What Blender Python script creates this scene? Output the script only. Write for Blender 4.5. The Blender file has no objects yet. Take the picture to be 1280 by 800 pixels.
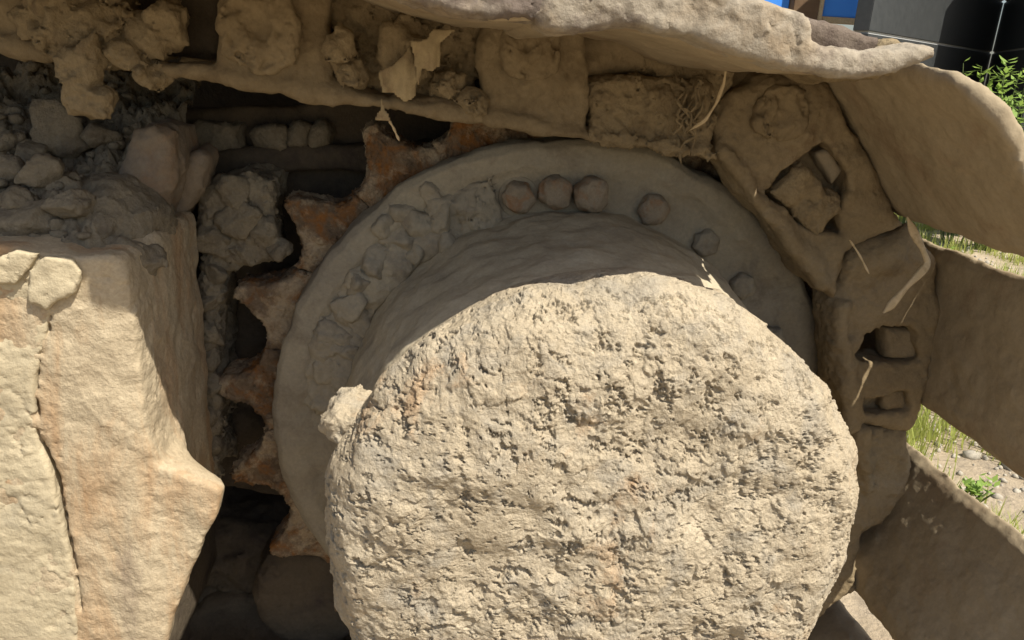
import bpy, bmesh, math, random
import numpy as np
from mathutils import Matrix, Vector, Euler
R = math.radians
rng = np.random.default_rng(7)
random.seed(7)
scene = bpy.context.scene
col = scene.collection

# ------------------------------------------------------------------ camera
CAM = np.array([-0.14790664, -0.72916536, 0.36156052])
YAW, PITCH, ROLL, FPX = 0.12545708, 0.32569208, -0.05394613, 960.0
def cam_axes():
    cy, sy, cp, sp = math.cos(YAW), math.sin(YAW), math.cos(PITCH), math.sin(PITCH)
    fwd = np.array([sy*cp, cy*cp, -sp]); right = np.array([cy, -sy, 0]); down = np.cross(fwd, right)
    cr, sr = math.cos(ROLL), math.sin(ROLL)
    return np.array([cr*right+sr*down, -sr*right+cr*down, fwd])
AX = cam_axes()
cd = bpy.data.cameras.new('camera'); cam = bpy.data.objects.new('camera', cd); col.objects.link(cam)
rm = Matrix((AX[0], -AX[1], -AX[2])).transposed()
cam.matrix_world = Matrix.Translation(CAM) @ rm.to_4x4()
cd.sensor_width = 36; cd.lens = 36*FPX/1280; cd.clip_start = .02; cd.clip_end = 500
scene.camera = cam

# ------------------------------------------------------------------ world, sun, exposure
SUN = Vector((.37, -.39, .84)).normalized()          # direction towards the sun
w = bpy.data.worlds.new('World'); scene.world = w; w.use_nodes = True
nt = w.node_tree; bg = nt.nodes['Background']
sky = nt.nodes.new('ShaderNodeTexSky'); sky.sky_type = 'NISHITA'; sky.sun_disc = False
sky.sun_elevation = math.asin(SUN.z); sky.sun_rotation = math.atan2(SUN.x, SUN.y)
sky.dust_density = 2.5; sky.ozone_density = .6
nt.links.new(sky.outputs[0], bg.inputs[0]); bg.inputs[1].default_value = .095
sl = bpy.data.lights.new('sun', 'SUN'); sl.energy = 5.0; sl.angle = R(.5); sl.color = (1, .945, .85)
so = bpy.data.objects.new('sun', sl); col.objects.link(so)
so.rotation_euler = SUN.to_track_quat('Z', 'Y').to_euler(); so.location = (2, -3, 6)
vs = scene.view_settings
vs.view_transform = 'Standard'; vs.look = 'None'; vs.exposure = .6; vs.gamma = 1; vs.use_curve_mapping = False
scene.cycles.max_bounces = 8; scene.cycles.diffuse_bounces = 5

# ------------------------------------------------------------------ numeric helpers
def W(px, py, y):
    """point on the plane at depth y that shows at pixel px,py of the 1280x800 photograph"""
    d = np.array([(px-640)/FPX, (py-400)/FPX, 1]) @ AX
    return CAM + (y-CAM[1])/d[1]*d
def outline(pts, y):
    a = np.array([W(px, py, y) for px, py in pts]); return a[:, [0, 2]]
def ray_plane(px, py, p0, n):
    d = np.array([(px-640)/FPX, (py-400)/FPX, 1]) @ AX
    return CAM + ((np.array(p0)-CAM) @ np.array(n))/(d @ np.array(n))*d
def _h(ix, iy, iz, seed):
    h = (ix*np.uint32(374761393) + iy*np.uint32(668265263) + iz*np.uint32(2147483647) + np.uint32(seed*974711 & 0xffffffff))
    h = (h ^ (h >> np.uint32(13)))*np.uint32(1274126177)
    h = (h ^ (h >> np.uint32(16)))*np.uint32(2246822519)
    return h ^ (h >> np.uint32(15))
GR = np.array([(1,1,0),(-1,1,0),(1,-1,0),(-1,-1,0),(1,0,1),(-1,0,1),(1,0,-1),(-1,0,-1),(0,1,1),(0,-1,1),(0,1,-1),(0,-1,-1),(1,1,0),(-1,1,0),(0,-1,1),(0,-1,-1)], np.float32)
def noise(P, seed=0):
    P = P.astype(np.float32); I = np.floor(P).astype(np.int64); F = P-I
    I = I.astype(np.uint32); U = F*F*F*(F*(F*6-15)+10)
    out = np.zeros(len(P), np.float32)
    for dx in (0, 1):
        for dy in (0, 1):
            for dz in (0, 1):
                g = GR[_h(I[:,0]+np.uint32(dx), I[:,1]+np.uint32(dy), I[:,2]+np.uint32(dz), seed) & np.uint32(15)]
                v = g[:,0]*(F[:,0]-dx)+g[:,1]*(F[:,1]-dy)+g[:,2]*(F[:,2]-dz)
                wx = U[:,0] if dx else 1-U[:,0]; wy = U[:,1] if dy else 1-U[:,1]; wz = U[:,2] if dz else 1-U[:,2]
                out += v*wx*wy*wz
    return out
def fbm(P, octv=4, seed=0, gain=.5, ridged=False):
    s = np.zeros(len(P), np.float32); a = 1.
    for o in range(octv):
        n = noise(P*(2.03**o), seed+o*17)
        s += a*((.5-2*np.abs(n)) if ridged else n); a *= gain
    return s
def worley(P, seed=0):
    I = np.floor(P).astype(np.int64); F = (P-I).astype(np.float32)
    d1 = np.full(len(P), 9., np.float32); d2 = d1.copy(); rid = np.zeros(len(P), np.float32)
    for dx in (-1, 0, 1):
        for dy in (-1, 0, 1):
            for dz in (-1, 0, 1):
                h = _h((I[:,0]+dx).astype(np.uint32), (I[:,1]+dy).astype(np.uint32), (I[:,2]+dz).astype(np.uint32), seed)
                q = np.stack([dx+(h & np.uint32(255))/255.-F[:,0], dy+((h >> np.uint32(8)) & np.uint32(255))/255.-F[:,1], dz+((h >> np.uint32(16)) & np.uint32(255))/255.-F[:,2]], 1)
                d = np.sqrt((q*q).sum(1)); n = d < d1
                d2 = np.where(n, d1, np.minimum(d2, d)); rid = np.where(n, (h >> np.uint32(24))/255., rid); d1 = np.where(n, d, d1)
    return d1, d2, rid
def chips(P, size, seed, tilt=1., step=.3):
    """broken crumbs: every cell is a facet with its own tilt and level"""
    P = P/size; I = np.floor(P).astype(np.int64); F = (P-I).astype(np.float32)
    d1 = np.full(len(P), 9., np.float32); hv = np.zeros(len(P), np.float32)
    for dx in (-1, 0, 1):
        for dy in (-1, 0, 1):
            for dz in (-1, 0, 1):
                h = _h((I[:,0]+dx).astype(np.uint32), (I[:,1]+dy).astype(np.uint32), (I[:,2]+dz).astype(np.uint32), seed)
                b = [((h >> np.uint32(8*k)) & np.uint32(255))/255. for k in range(4)]
                q = np.stack([dx+b[0]-F[:,0], dy+b[1]-F[:,1], dz+b[2]-F[:,2]], 1); d = (q*q).sum(1); n = d < d1
                a = b[3]*37.7; hh = tilt*(q[:,0]*np.cos(a)+q[:,2]*np.sin(a))+step*(((b[3]*7.13) % 1)-.5)*2
                d1 = np.where(n, d, d1); hv = np.where(n, hh, hv)
    return hv*size
def sstep(a, b, x):
    t = np.clip((x-a)/(b-a), 0, 1); return t*t*(3-2*t)
def poly_sdf(poly, X, Z):
    d = np.full(X.shape, 1e9); s = np.ones(X.shape); n = len(poly)
    for i in range(n):
        a, b = poly[i], poly[i-1]; ex, ez = b-a; wx, wz = X-a[0], Z-a[1]
        t = np.clip((wx*ex+wz*ez)/(ex*ex+ez*ez+1e-12), 0, 1)
        d = np.minimum(d, (wx-ex*t)**2+(wz-ez*t)**2)
        c1 = Z >= a[1]; c2 = Z < b[1]; c3 = ex*wz > ez*wx
        f = (c1 & c2 & c3) | (~c1 & ~c2 & ~c3); s = np.where(f, -s, s)
    return s*np.sqrt(d)
def line_dist(pl, X, Z):
    d = np.full(X.shape, 1e9)
    for a, b in zip(pl[:-1], pl[1:]):
        ex, ez = b-a; t = np.clip(((X-a[0])*ex+(Z-a[1])*ez)/(ex*ex+ez*ez+1e-12), 0, 1)
        d = np.minimum(d, np.hypot(X-a[0]-ex*t, Z-a[1]-ez*t))
    return d
def smin(a, b, k):
    h = np.clip(.5+.5*(b-a)/k, 0, 1); return b*(1-h)+a*h-k*h*(1-h)
def smax(a, b, k): return -smin(-a, -b, k)

def mesh_from(name, V, Q, smooth=True):
    me = bpy.data.meshes.new(name); V = np.asarray(V, np.float32); Q = np.asarray(Q, np.int32)
    me.vertices.add(len(V)); me.vertices.foreach_set('co', V.ravel())
    k = Q.shape[1]; me.loops.add(len(Q)*k); me.loops.foreach_set('vertex_index', Q.ravel())
    me.polygons.add(len(Q)); me.polygons.foreach_set('loop_start', np.arange(0, len(Q)*k, k, dtype=np.int32))
    me.polygons.foreach_set('loop_total', np.full(len(Q), k, np.int32))
    if smooth: me.polygons.foreach_set('use_smooth', np.ones(len(Q), bool))
    me.update(); me.validate(); return me
def nets(F, org, h):
    S = F < 0; nx, ny, nz = F.shape
    c = np.zeros((nx-1, ny-1, nz-1), np.int8)
    for a in (0, 1):
        for b in (0, 1):
            for d in (0, 1): c += S[a:nx-1+a, b:ny-1+b, d:nz-1+d]
    act = (c > 0) & (c < 8); ci = np.argwhere(act); idx = np.full(act.shape, -1, np.int32); idx[act] = np.arange(len(ci))
    cor = [(0,0,0),(1,0,0),(0,1,0),(1,1,0),(0,0,1),(1,0,1),(0,1,1),(1,1,1)]
    val = [F[ci[:,0]+a, ci[:,1]+b, ci[:,2]+d] for a, b, d in cor]
    acc = np.zeros((len(ci), 3)); cnt = np.zeros(len(ci))
    for i, j in [(0,1),(2,3),(4,5),(6,7),(0,2),(1,3),(4,6),(5,7),(0,4),(1,5),(2,6),(3,7)]:
        m = (val[i] < 0) != (val[j] < 0); fa, fb = val[i][m], val[j][m]; t = (fa/(fa-fb))[:, None]
        acc[m] += np.array(cor[i])+t*(np.array(cor[j])-np.array(cor[i])); cnt[m] += 1
    V = (ci+acc/cnt[:, None])*h+org; Q = []
    for k in range(3):
        i, j = [(1,2),(2,0),(0,1)][k]; sl0 = [slice(1, -1)]*3; sl1 = [slice(1, -1)]*3
        sl0[k] = slice(0, -1); sl1[k] = slice(1, None)
        A, B = S[tuple(sl0)], S[tuple(sl1)]; g = np.argwhere(A != B); off = np.ones(3, int); off[k] = 0; g = g+off
        ins = S[g[:,0], g[:,1], g[:,2]]
        ei = np.zeros(3, int); ei[i] = 1; ej = np.zeros(3, int); ej[j] = 1
        q = np.stack([idx[tuple((g-ei-ej).T)], idx[tuple((g-ej).T)], idx[tuple(g.T)], idx[tuple((g-ei).T)]], 1)
        q[~ins] = q[~ins][:, ::-1]; Q.append(q)
    Q = np.concatenate(Q); Q = Q[(Q >= 0).all(1)]
    return V, Q

# ------------------------------------------------------------------ objects
def tag(o, label=None, cat=None, group=None, kind=None):
    for k, v in (('label', label), ('category', cat), ('group', group), ('kind', kind)):
        if v: o[k] = v
    return o
def empty(name, loc, label=None, cat=None, group=None):
    o = bpy.data.objects.new(name, None); col.objects.link(o); o.location = loc; o.empty_display_size = .05
    return tag(o, label, cat, group)
def origin_of(o):
    p = Vector((0, 0, 0))
    while o is not None: p += o.location; o = o.parent
    return p
def link(name, me, mat, parent=None, loc=None, label=None):
    """me is in world coordinates unless loc is given; the origin goes to the middle of the piece"""
    if mat and not me.materials: me.materials.append(mat)
    o = bpy.data.objects.new(name, me); col.objects.link(o)
    if loc is None:
        n = len(me.vertices); co = np.zeros(n*3, np.float32); me.vertices.foreach_get('co', co); co = co.reshape(-1, 3)
        c = (co.min(0)+co.max(0))/2; me.vertices.foreach_set('co', (co-c).ravel().astype(np.float32)); me.update(); loc = c
    o.parent = parent
    o.location = Vector(loc) - (origin_of(parent) if parent else Vector((0, 0, 0)))
    if label: o['label'] = label
    return o
def rough_field(F, X, Y, Z, amp, scale, seed, cracks=0, pits=0, fine=1.):
    """weather the solid: swell, lumps, crack lines and pits, in a band round its surface"""
    tot = amp*1.6+cracks+pits+.006
    m = np.abs(F) < tot
    P = np.stack([X[m], Y[m], Z[m]], 1)
    d = amp*fbm(P/scale, 5, seed, .55)*1.3
    if fine: d += amp*.35*fine*fbm(P/(scale*.16), 3, seed+5, .6, True)
    if cracks:
        n = np.abs(noise(P/(scale*1.1)+.35*np.stack([noise(P/(scale*.3), seed+s) for s in (1, 2, 3)], 1), seed+40))
        d += cracks*np.clip(1-n/.045, 0, 1)*np.clip(.3+2*noise(P/(scale*2), seed+41), 0, 1)
    if pits:
        d1, _, rid = worley(P/(scale*.35), seed+60)
        d += pits*np.clip(1-d1/.33, 0, 1)*(rid > .55)
    F[m] += d
    return F
def solid(name, parent, poly, y0, y1, mat, h=.003, rnd=.006, amp=.002, scale=.03, seed=0, mod=None, cracks=0, pits=0, label=None, margin=.012, top=False, fine=1., bb=None):
    """rounded extrusion of an x,z outline between two depths, reshaped by mod, weathered, meshed"""
    poly = np.asarray(poly, float)
    lo = np.array([poly[:,0].min(), y0, poly[:,1].min()])-margin; hi = np.array([poly[:,0].max(), y1, poly[:,1].max()])+margin
    if bb is not None: lo = np.minimum(lo, bb[0]); hi = np.maximum(hi, bb[1])
    n = np.ceil((hi-lo)/h).astype(int)+1
    ax = [lo[k]+np.arange(n[k])*h for k in range(3)]
    X2, Z2 = np.meshgrid(ax[0], ax[2], indexing='ij')
    d2 = poly_sdf(poly, X2, Z2)
    X, Y, Z = np.meshgrid(*ax, indexing='ij')
    qx = np.broadcast_to(d2[:, None, :], X.shape)+rnd; qy = np.abs(Y-(y0+y1)/2)-(y1-y0)/2+rnd
    F = np.minimum(np.maximum(qx, qy), 0)+np.hypot(np.maximum(qx, 0), np.maximum(qy, 0))-rnd
    if mod: F = mod(F, X, Y, Z)
    F = rough_field(np.array(F, np.float64), X, Y, Z, amp, scale, seed, cracks, pits, fine)
    for k in range(3):
        s = [slice(None)]*3
        for e in (0, -1): s[k] = e; F[tuple(s)] = np.maximum(F[tuple(s)], h*.5)
    V, Q = nets(F, lo, h)
    return link(name, mesh_from(name, V, Q), mat, parent, label=label)
def cyl(X, Z, c, r): return np.hypot(X-c[0], Z-c[1])-r

# ------------------------------------------------------------------ materials
def mud(name, c1, c2, c3=None, c4=None, sc=14., bump=.7, bd=.004, bs=130., rough=.93, speck=.35, c3f=.45, c4f=.3, streak=False, spec=.12):
    m = bpy.data.materials.new(name); m.use_nodes = True; t = m.node_tree; N = t.nodes; L = t.links
    b = N['Principled BSDF']; b.inputs['Roughness'].default_value = rough; b.inputs['Specular IOR Level'].default_value = spec
    tc = N.new('ShaderNodeTexCoord'); oi = N.new('ShaderNodeObjectInfo')
    ma = N.new('ShaderNodeVectorMath'); ma.operation = 'MULTIPLY_ADD'; L.new(oi.outputs['Random'], ma.inputs[0]); ma.inputs[1].default_value = (9, 7, 5); L.new(tc.outputs['Object'], ma.inputs[2])
    vec = ma.outputs[0]
    if streak:
        mp = N.new('ShaderNodeMapping'); mp.inputs['Scale'].default_value = (1, 1, .25); L.new(vec, mp.inputs[0]); vecs = mp.outputs[0]
    else: vecs = vec
    def nz(scale, det, rgh=.55, v=vec, dist=0.):
        n = N.new('ShaderNodeTexNoise'); n.inputs['Scale'].default_value = scale; n.inputs['Detail'].default_value = det
        n.inputs['Roughness'].default_value = rgh; n.inputs['Distortion'].default_value = dist; L.new(v, n.inputs['Vector']); return n.outputs['Fac']
    def ramp(src, a, bb):
        r = N.new('ShaderNodeMapRange'); r.inputs[1].default_value = a; r.inputs[2].default_value = bb; L.new(src, r.inputs[0]); return r.outputs[0]
    def mix(f, a, c, mode='MIX'):
        x = N.new('ShaderNodeMix'); x.data_type = 'RGBA'; x.blend_type = mode
        if hasattr(f, 'links'): L.new(f, x.inputs[0])
        else: x.inputs[0].default_value = f
        for k, s in ((6, a), (7, c)):
            if isinstance(s, tuple): x.inputs[k].default_value = (*s, 1)
            else: L.new(s, x.inputs[k])
        return x.outputs[2]
    out = mix(ramp(nz(sc, 9, .62), .36, .64), c1, c2)
    if c3: out = mix(ramp(nz(sc*1.9, 8, .65, vecs, .6), .62-c3f*.25, .80-c3f*.25), out, c3)
    if c4: out = mix(ramp(nz(sc*.75, 10, .7, vecs, .3), .66-c4f*.25, .74-c4f*.2), out, c4)
    g = ramp(nz(bs*2.2, 4, .7), .3, .7)
    out = mix(speck, out, mix(g, (.35, .33, .30), (1.0, 1.0, 1.0)), 'MULTIPLY')
    L.new(out, b.inputs['Base Color'])
    n1 = nz(bs, 8, .68); n2 = nz(bs*.33, 6, .6)
    ad = N.new('ShaderNodeMath'); ad.operation = 'MULTIPLY_ADD'; L.new(n2, ad.inputs[0]); ad.inputs[1].default_value = 1.6; L.new(n1, ad.inputs[2])
    bp = N.new('ShaderNodeBump'); bp.inputs['Strength'].default_value = bump; bp.inputs['Distance'].default_value = bd
    L.new(ad.outputs[0], bp.inputs['Height']); L.new(bp.outputs[0], b.inputs['Normal'])
    return m
M = {}
M['crust'] = mud('dry_mud_crust', (0.471,0.391,0.271), (0.544,0.460,0.328), (0.419,0.367,0.280), (0.476,0.338,0.207), sc=15, bump=1., bd=.0035, bs=210, speck=.45, c3f=.55, c4f=.3)
M['neck'] = mud('smooth_mud', (0.434,0.373,0.260), (0.507,0.440,0.316), (0.374,0.324,0.234), sc=10, bump=.45, bd=.0025, bs=120, speck=.3)
M['disc'] = mud('dusty_disc', (0.294,0.257,0.191), (0.371,0.322,0.229), (0.240,0.202,0.147), (0.306,0.207,0.121), sc=11, bump=.45, bd=.003, bs=120, speck=.3, c4f=.12)
M['rust'] = mud('rusty_tooth', (0.156,0.110,0.069), (0.250,0.180,0.115), (0.300,0.132,0.040), (0.475,0.372,0.241), sc=26, bump=.9, bd=.004, bs=170, speck=.45, c3f=.65, c4f=.75)
M['link'] = mud('muddy_link', (0.230,0.174,0.100), (0.285,0.221,0.132), (0.197,0.146,0.084), (0.187,0.123,0.068), sc=13, bump=.55, bd=.003, bs=120, speck=.3, c4f=.15)
M['clay'] = mud('caked_clay', (0.261,0.198,0.113), (0.318,0.247,0.145), (0.204,0.153,0.090), sc=18, bump=.8, bd=.004, bs=130, speck=.35)
M['shoe'] = mud('muddy_shoe', (0.298,0.239,0.154), (0.356,0.288,0.190), (0.270,0.200,0.125), (0.279,0.190,0.111), sc=9, bump=.4, bd=.002, bs=110, speck=.25, c4f=.08)
M['shoe_top'] = mud('pale_muddy_shoe', (0.296,0.255,0.192), (0.366,0.316,0.241), (0.312,0.246,0.166), (0.156,0.123,0.098), sc=11, bump=.6, bd=.003, bs=130, speck=.4, c3f=.5, c4f=.5)
M['frame'] = mud('ochre_frame_mud', (0.434,0.350,0.231), (0.508,0.420,0.284), (0.427,0.283,0.157), (0.294,0.234,0.164), sc=12, bump=.7, bd=.003, bs=140, speck=.4, c3f=.5, c4f=.3, streak=True)
M['plaster'] = mud('grey_plaster_mud', (0.428,0.360,0.237), (0.501,0.425,0.285), (0.392,0.338,0.234), sc=10, bump=.6, bd=.004, bs=90, speck=.25)
M['plate'] = mud('dusty_plate', (.30,.245,.165), (.36,.295,.20), (.26,.21,.15), (.30,.19,.10), sc=9, bump=.35, bd=.002, bs=100, speck=.25, c4f=.08, streak=True)
M['post'] = mud('ochre_post', (0.216,0.173,0.122), (0.268,0.214,0.153), (0.262,0.172,0.104), (0.210,0.181,0.145), sc=11, bump=.5, bd=.003, bs=110, speck=.3, c4f=.35)
M['dirt'] = mud('grey_dirt', (0.225,0.189,0.131), (0.306,0.257,0.176), (0.180,0.149,0.108), sc=20, bump=.8, bd=.004, bs=150, speck=.4)
M['patch'] = mud('dark_brown', (.13,.10,.08), (.17,.135,.105), (.10,.075,.06), sc=20, bump=.6, bd=.003, bs=150, speck=.3)
M['dark'] = mud('shaded_mud', (0.096,0.076,0.052), (0.128,0.100,0.068), (0.072,0.056,0.044), sc=12, bump=.6, bd=.004, bs=100, speck=.3)  # mud colour darkened to stand in for shade between and behind parts
M['bolt'] = mud('muddy_bolt', (.26,.215,.155), (.32,.265,.19), (.28,.16,.085), sc=30, bump=.5, bd=.002, bs=180, speck=.3, c3f=.55)
M['straw'] = mud('dry_straw', (.50,.39,.23), (.58,.46,.29), (.40,.30,.17), sc=60, bump=.2, bd=.001, bs=300, speck=.2, rough=.7)
M['rag'] = mud('muddy_rag', (.34,.265,.15), (.42,.33,.19), (.28,.205,.12), sc=30, bump=.3, bd=.001, bs=300, speck=.25, rough=.75)
M['ground'] = mud('earth_ground', (.36,.29,.20), (.44,.36,.25), (.28,.23,.17), sc=3, bump=.8, bd=.02, bs=25, speck=.4)
M['gravel'] = mud('pale_gravel', (.36,.32,.25), (.44,.40,.32), (.26,.235,.19), sc=30, bump=.4, bd=.003, bs=90, speck=.3)

# ------------------------------------------------------------------ ground
GZ = -.50
def grid_mesh(name, x0, x1, y0, y1, nx, ny, fz):
    X, Y = np.meshgrid(np.linspace(x0, x1, nx), np.linspace(y0, y1, ny), indexing='ij')
    Z = fz(X.ravel(), Y.ravel()); V = np.stack([X.ravel(), Y.ravel(), Z], 1)
    i = np.arange(nx*ny).reshape(nx, ny)
    Q = np.stack([i[:-1,:-1].ravel(), i[1:,:-1].ravel(), i[1:,1:].ravel(), i[:-1,1:].ravel()], 1)
    return mesh_from(name, V, Q)
def gz(X, Y):
    P = np.stack([X, Y, 0*X], 1); return GZ+.03*fbm(P/.9, 4, 3)-.02
g = link('ground', grid_mesh('ground', -60, 60, -40, 120, 140, 160, lambda X, Y: GZ-.03+0*X), M['ground']); g['kind'] = 'structure'
g2 = link('yard_soil', grid_mesh('yard_soil', -3, 7, -3, 11, 260, 360, gz), M['ground']); g2['kind'] = 'structure'

# ------------------------------------------------------------------ travel motor (the big drum)
motor = empty('travel_motor', (0, 0, 0), 'big round travel motor cover caked in crumbly sunlit mud', 'travel motor')
def lathe_grid(n, prof):
    """square grid wrapped over a profile [(arc, r, y)] so that the quads stay even"""
    u = np.linspace(-1, 1, n); U, Vv = np.meshgrid(u, u, indexing='ij'); rho = np.maximum(np.abs(U), np.abs(Vv))
    with np.errstate(divide='ignore', invalid='ignore'):
        th = np.where(np.abs(U) >= np.abs(Vv), np.pi/4*Vv/np.where(U == 0, 1, U)+np.where(U < 0, np.pi, 0), np.pi/2-np.pi/4*U/np.where(Vv == 0, 1, Vv)+np.where(Vv < 0, np.pi, 0))
    prof = np.array(prof); s = rho*prof[-1, 0]
    r = np.interp(s, prof[:,0], prof[:,1]); y = np.interp(s, prof[:,0], prof[:,2])
    i = np.arange(n*n).reshape(n, n)
    Q = np.stack([i[:-1,:-1].ravel(), i[:-1,1:].ravel(), i[1:,1:].ravel(), i[1:,:-1].ravel()], 1)
    return (r*np.cos(th)).ravel(), y.ravel(), (r*np.sin(th)).ravel(), s.ravel(), th.ravel(), Q
def smooth_profile(pts, n=400):
    p = np.array(pts, float)
    for _ in range(4):
        q = np.empty((2*len(p)-2, 2)); q[0::2] = .75*p[:-1]+.25*p[1:]; q[1::2] = .25*p[:-1]+.75*p[1:]
        p = np.vstack([p[:1], q, p[-1:]])
    s = np.r_[0, np.cumsum(np.hypot(*np.diff(p, axis=0).T))]
    return np.c_[s, p]
prof = smooth_profile([(0,-.252),(.10,-.250),(.165,-.244),(.202,-.230),(.221,-.208),(.224,-.18),(.218,-.15),(.209,-.125),(.200,-.11)])
X, Y, Z, S, TH, Q = lathe_grid(740, prof)
V = np.stack([X, Y, Z], 1)
def normals(V, Q):
    me = mesh_from('tmp', V, Q); n = np.zeros(len(V)*3, np.float32); me.vertices.foreach_get('normal', n); bpy.data.meshes.remove(me); return n.reshape(-1, 3)
Nn = normals(V, Q)
sgn = np.sign((Nn[:, 1]*-1)[S < .1].mean()); Nn *= sgn
if sgn < 0: Q = Q[:, ::-1]
P0 = V+.0022*np.stack([fbm(V/.010, 3, s_) for s_ in (1, 2, 3)], 1)
lump = fbm(V/.10, 3, 11)*.010
mid = fbm(P0/.035, 4, 21, .5)*.0034
St = np.array([1., 1, 1.])
patch = np.clip(.60+1.5*noise(V/.06, 61), .12, 1.1)            # crumbly here, smeared smooth there
grain = chips(P0*St, .0058, 77, .42, .15)*.55+fbm(V/.0042, 3, 51, .65)*.0008
flake = chips(P0*St, .0135, 78, .20, .085)
q = fbm((P0+np.stack([P0[:,2], 0*S, 0*S], 1)*.4)/.019, 6, 90, .72)
holes = -.0065*sstep(.50, .62, q+.25*noise(V/.07, 93))
q2 = fbm(P0*St/.0095, 4, 97, .62); holes += -.0040*sstep(.44, .56, q2)
SB = prof[np.argmin(np.abs(prof[:, 2]+.185)), 0]
mask = np.clip((SB+.025-S)/.03, .06, 1)
D = lump*np.clip((SB+.08-S)/.08, .1, 1)+(.8*mid+(.42*grain+.62*flake)*patch+.42*holes)*mask
V2 = V+Nn*D[:, None]-np.array([0, 0, .008])
link('mud_crust', mesh_from('mud_crust', V2, Q), M['crust'], motor)
# smooth neck that carries the drum
prof = smooth_profile([(.200,-.19),(.206,-.16),(.212,-.12),(.219,-.07),(.223,-.03),(.225,.0),(.232,.012)], 100)
def lathe(name, prof, nth, parent, mat, amp, sc, seed, phase=0, label=None):
    p = np.array(prof)[:, -2:]; th = np.linspace(0, 2*np.pi, nth, endpoint=False)
    if len(p) < 60:
        s = np.r_[0, np.cumsum(np.hypot(*np.diff(p, axis=0).T))]; t = np.linspace(0, s[-1], 60); p = np.c_[np.interp(t, s, p[:,0]), np.interp(t, s, p[:,1])]
    A = np.stack([p[:,0][:,None]*np.cos(th), np.repeat(p[:,1][:,None], nth, 1), p[:,0][:,None]*np.sin(th)], -1)
    Vv = A.reshape(-1, 3); n = amp*fbm(Vv/sc, 5, seed); rad = Vv*np.array([1, 0, 1]); rad /= np.linalg.norm(rad, axis=1)[:, None]+1e-9
    Vv = Vv+rad*n[:, None]; Vv[:, 1] += n*.6
    i = np.arange(len(p)*nth).reshape(len(p), nth); j = np.roll(i, -1, 1)
    q = np.stack([i[:-1].ravel(), i[1:].ravel(), j[1:].ravel(), j[:-1].ravel()], 1)
    return link(name, mesh_from(name, Vv, q), mat, parent, label=label)
lathe('hub_neck', prof, 500, motor, M['neck'], .006, .06, 5)

# ------------------------------------------------------------------ drive sprocket
spr = empty('drive_sprocket', (0, .045, 0), 'rusty toothed drive sprocket with dusty bolted disc behind the mud drum', 'sprocket')
prof = [(.19,.02),(.19,.0),(.200,.002),(.256,.003),(.264,.000),(.272,-.004),(.288,-.004),(.294,.001),(.295,.008),(.295,.03),(.19,.03)]
s = np.array(prof); t = np.r_[0, np.cumsum(np.hypot(*np.diff(s, axis=0).T))]; tt = np.linspace(0, t[-1], 130)
lathe('hub_disc', np.c_[np.interp(tt, t, s[:,0]), np.interp(tt, t, s[:,1])], 620, spr, M['disc'], .0045, .045, 15)
lathe('toothed_rim', [(.20,.034),(.300,.034),(.307,.040),(.309,.055),(.305,.068),(.20,.068)], 420, spr, M['rust'], .003, .03, 16)
def polar(lst, a0): return np.array([(r*math.cos(R(a0+a)), r*math.sin(R(a0+a))) for a, r in lst])
_t = [(8.7,.29),(8.6,.3125),(7.6,.3128),(6.5,.3140),(5.3,.3175),(4.1,.3240),(3.0,.3330),(2.1,.344),(1.2,.3545)]
TT = _t+[(0,.358)]+[(-a, r_) for a, r_ in _t[::-1]]
wt = W(297, 355, .05); A0 = math.degrees(math.atan2(wt[2], wt[0]))
tooth_far = None
for k in range(21):
    a = A0+k*360/21; a = (a+180) % 360-180
    vis = 100 < a or a < -145
    if vis:
        solid('tooth', spr, polar(TT, a), .026, .074, M['rust'], h=.002, rnd=.005, amp=.003, scale=.022, seed=100+k, fine=2.4, cracks=.0015)
    elif tooth_far is None:
        tooth_far = solid('tooth', spr, polar(TT, a), .026, .074, M['rust'], h=.004, rnd=.006, amp=.0025, scale=.03, seed=100)
        fa = a; fl = tooth_far.location.copy()
    else:
        o = tooth_far.copy(); col.objects.link(o)
        rot = Matrix.Rotation(-R(a-fa), 3, 'Y'); o.location = rot @ fl; o.rotation_euler = rot.to_euler()
# bolts round the disc
def bolt_mesh(seed):
    bm = bmesh.new(); bmesh.ops.create_icosphere(bm, subdivisions=4, radius=1); V = np.array([v.co[:] for v in bm.verts]); bm.faces.ensure_lookup_table()
    th = np.arctan2(V[:,2], V[:,0])+seed*.7; rr = np.hypot(V[:,0], V[:,2]); hx = 1-.07*np.abs(np.sin(3*th))**1.5
    sq = np.minimum(1, rr**.6)*.0158*hx/np.maximum(rr, 1e-3); yy = np.sign(V[:,1])*np.abs(V[:,1])**.6*.0115
    P = np.stack([V[:,0]*sq, yy, V[:,2]*sq], 1); P += .0022*np.stack([fbm(P/.009+seed, 3, seed+k) for k in range(3)], 1)
    P[:,1] += .0022*np.clip(1-np.hypot(P[:,0], P[:,2])/.007, 0, 1)*(P[:,1] < 0)
    for v, q in zip(bm.verts, P): v.co = Vector(q)
    me = bpy.data.meshes.new('bolt'); bm.to_mesh(me); bm.free()
    for p in me.polygons: p.use_smooth = True
    return me
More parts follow.
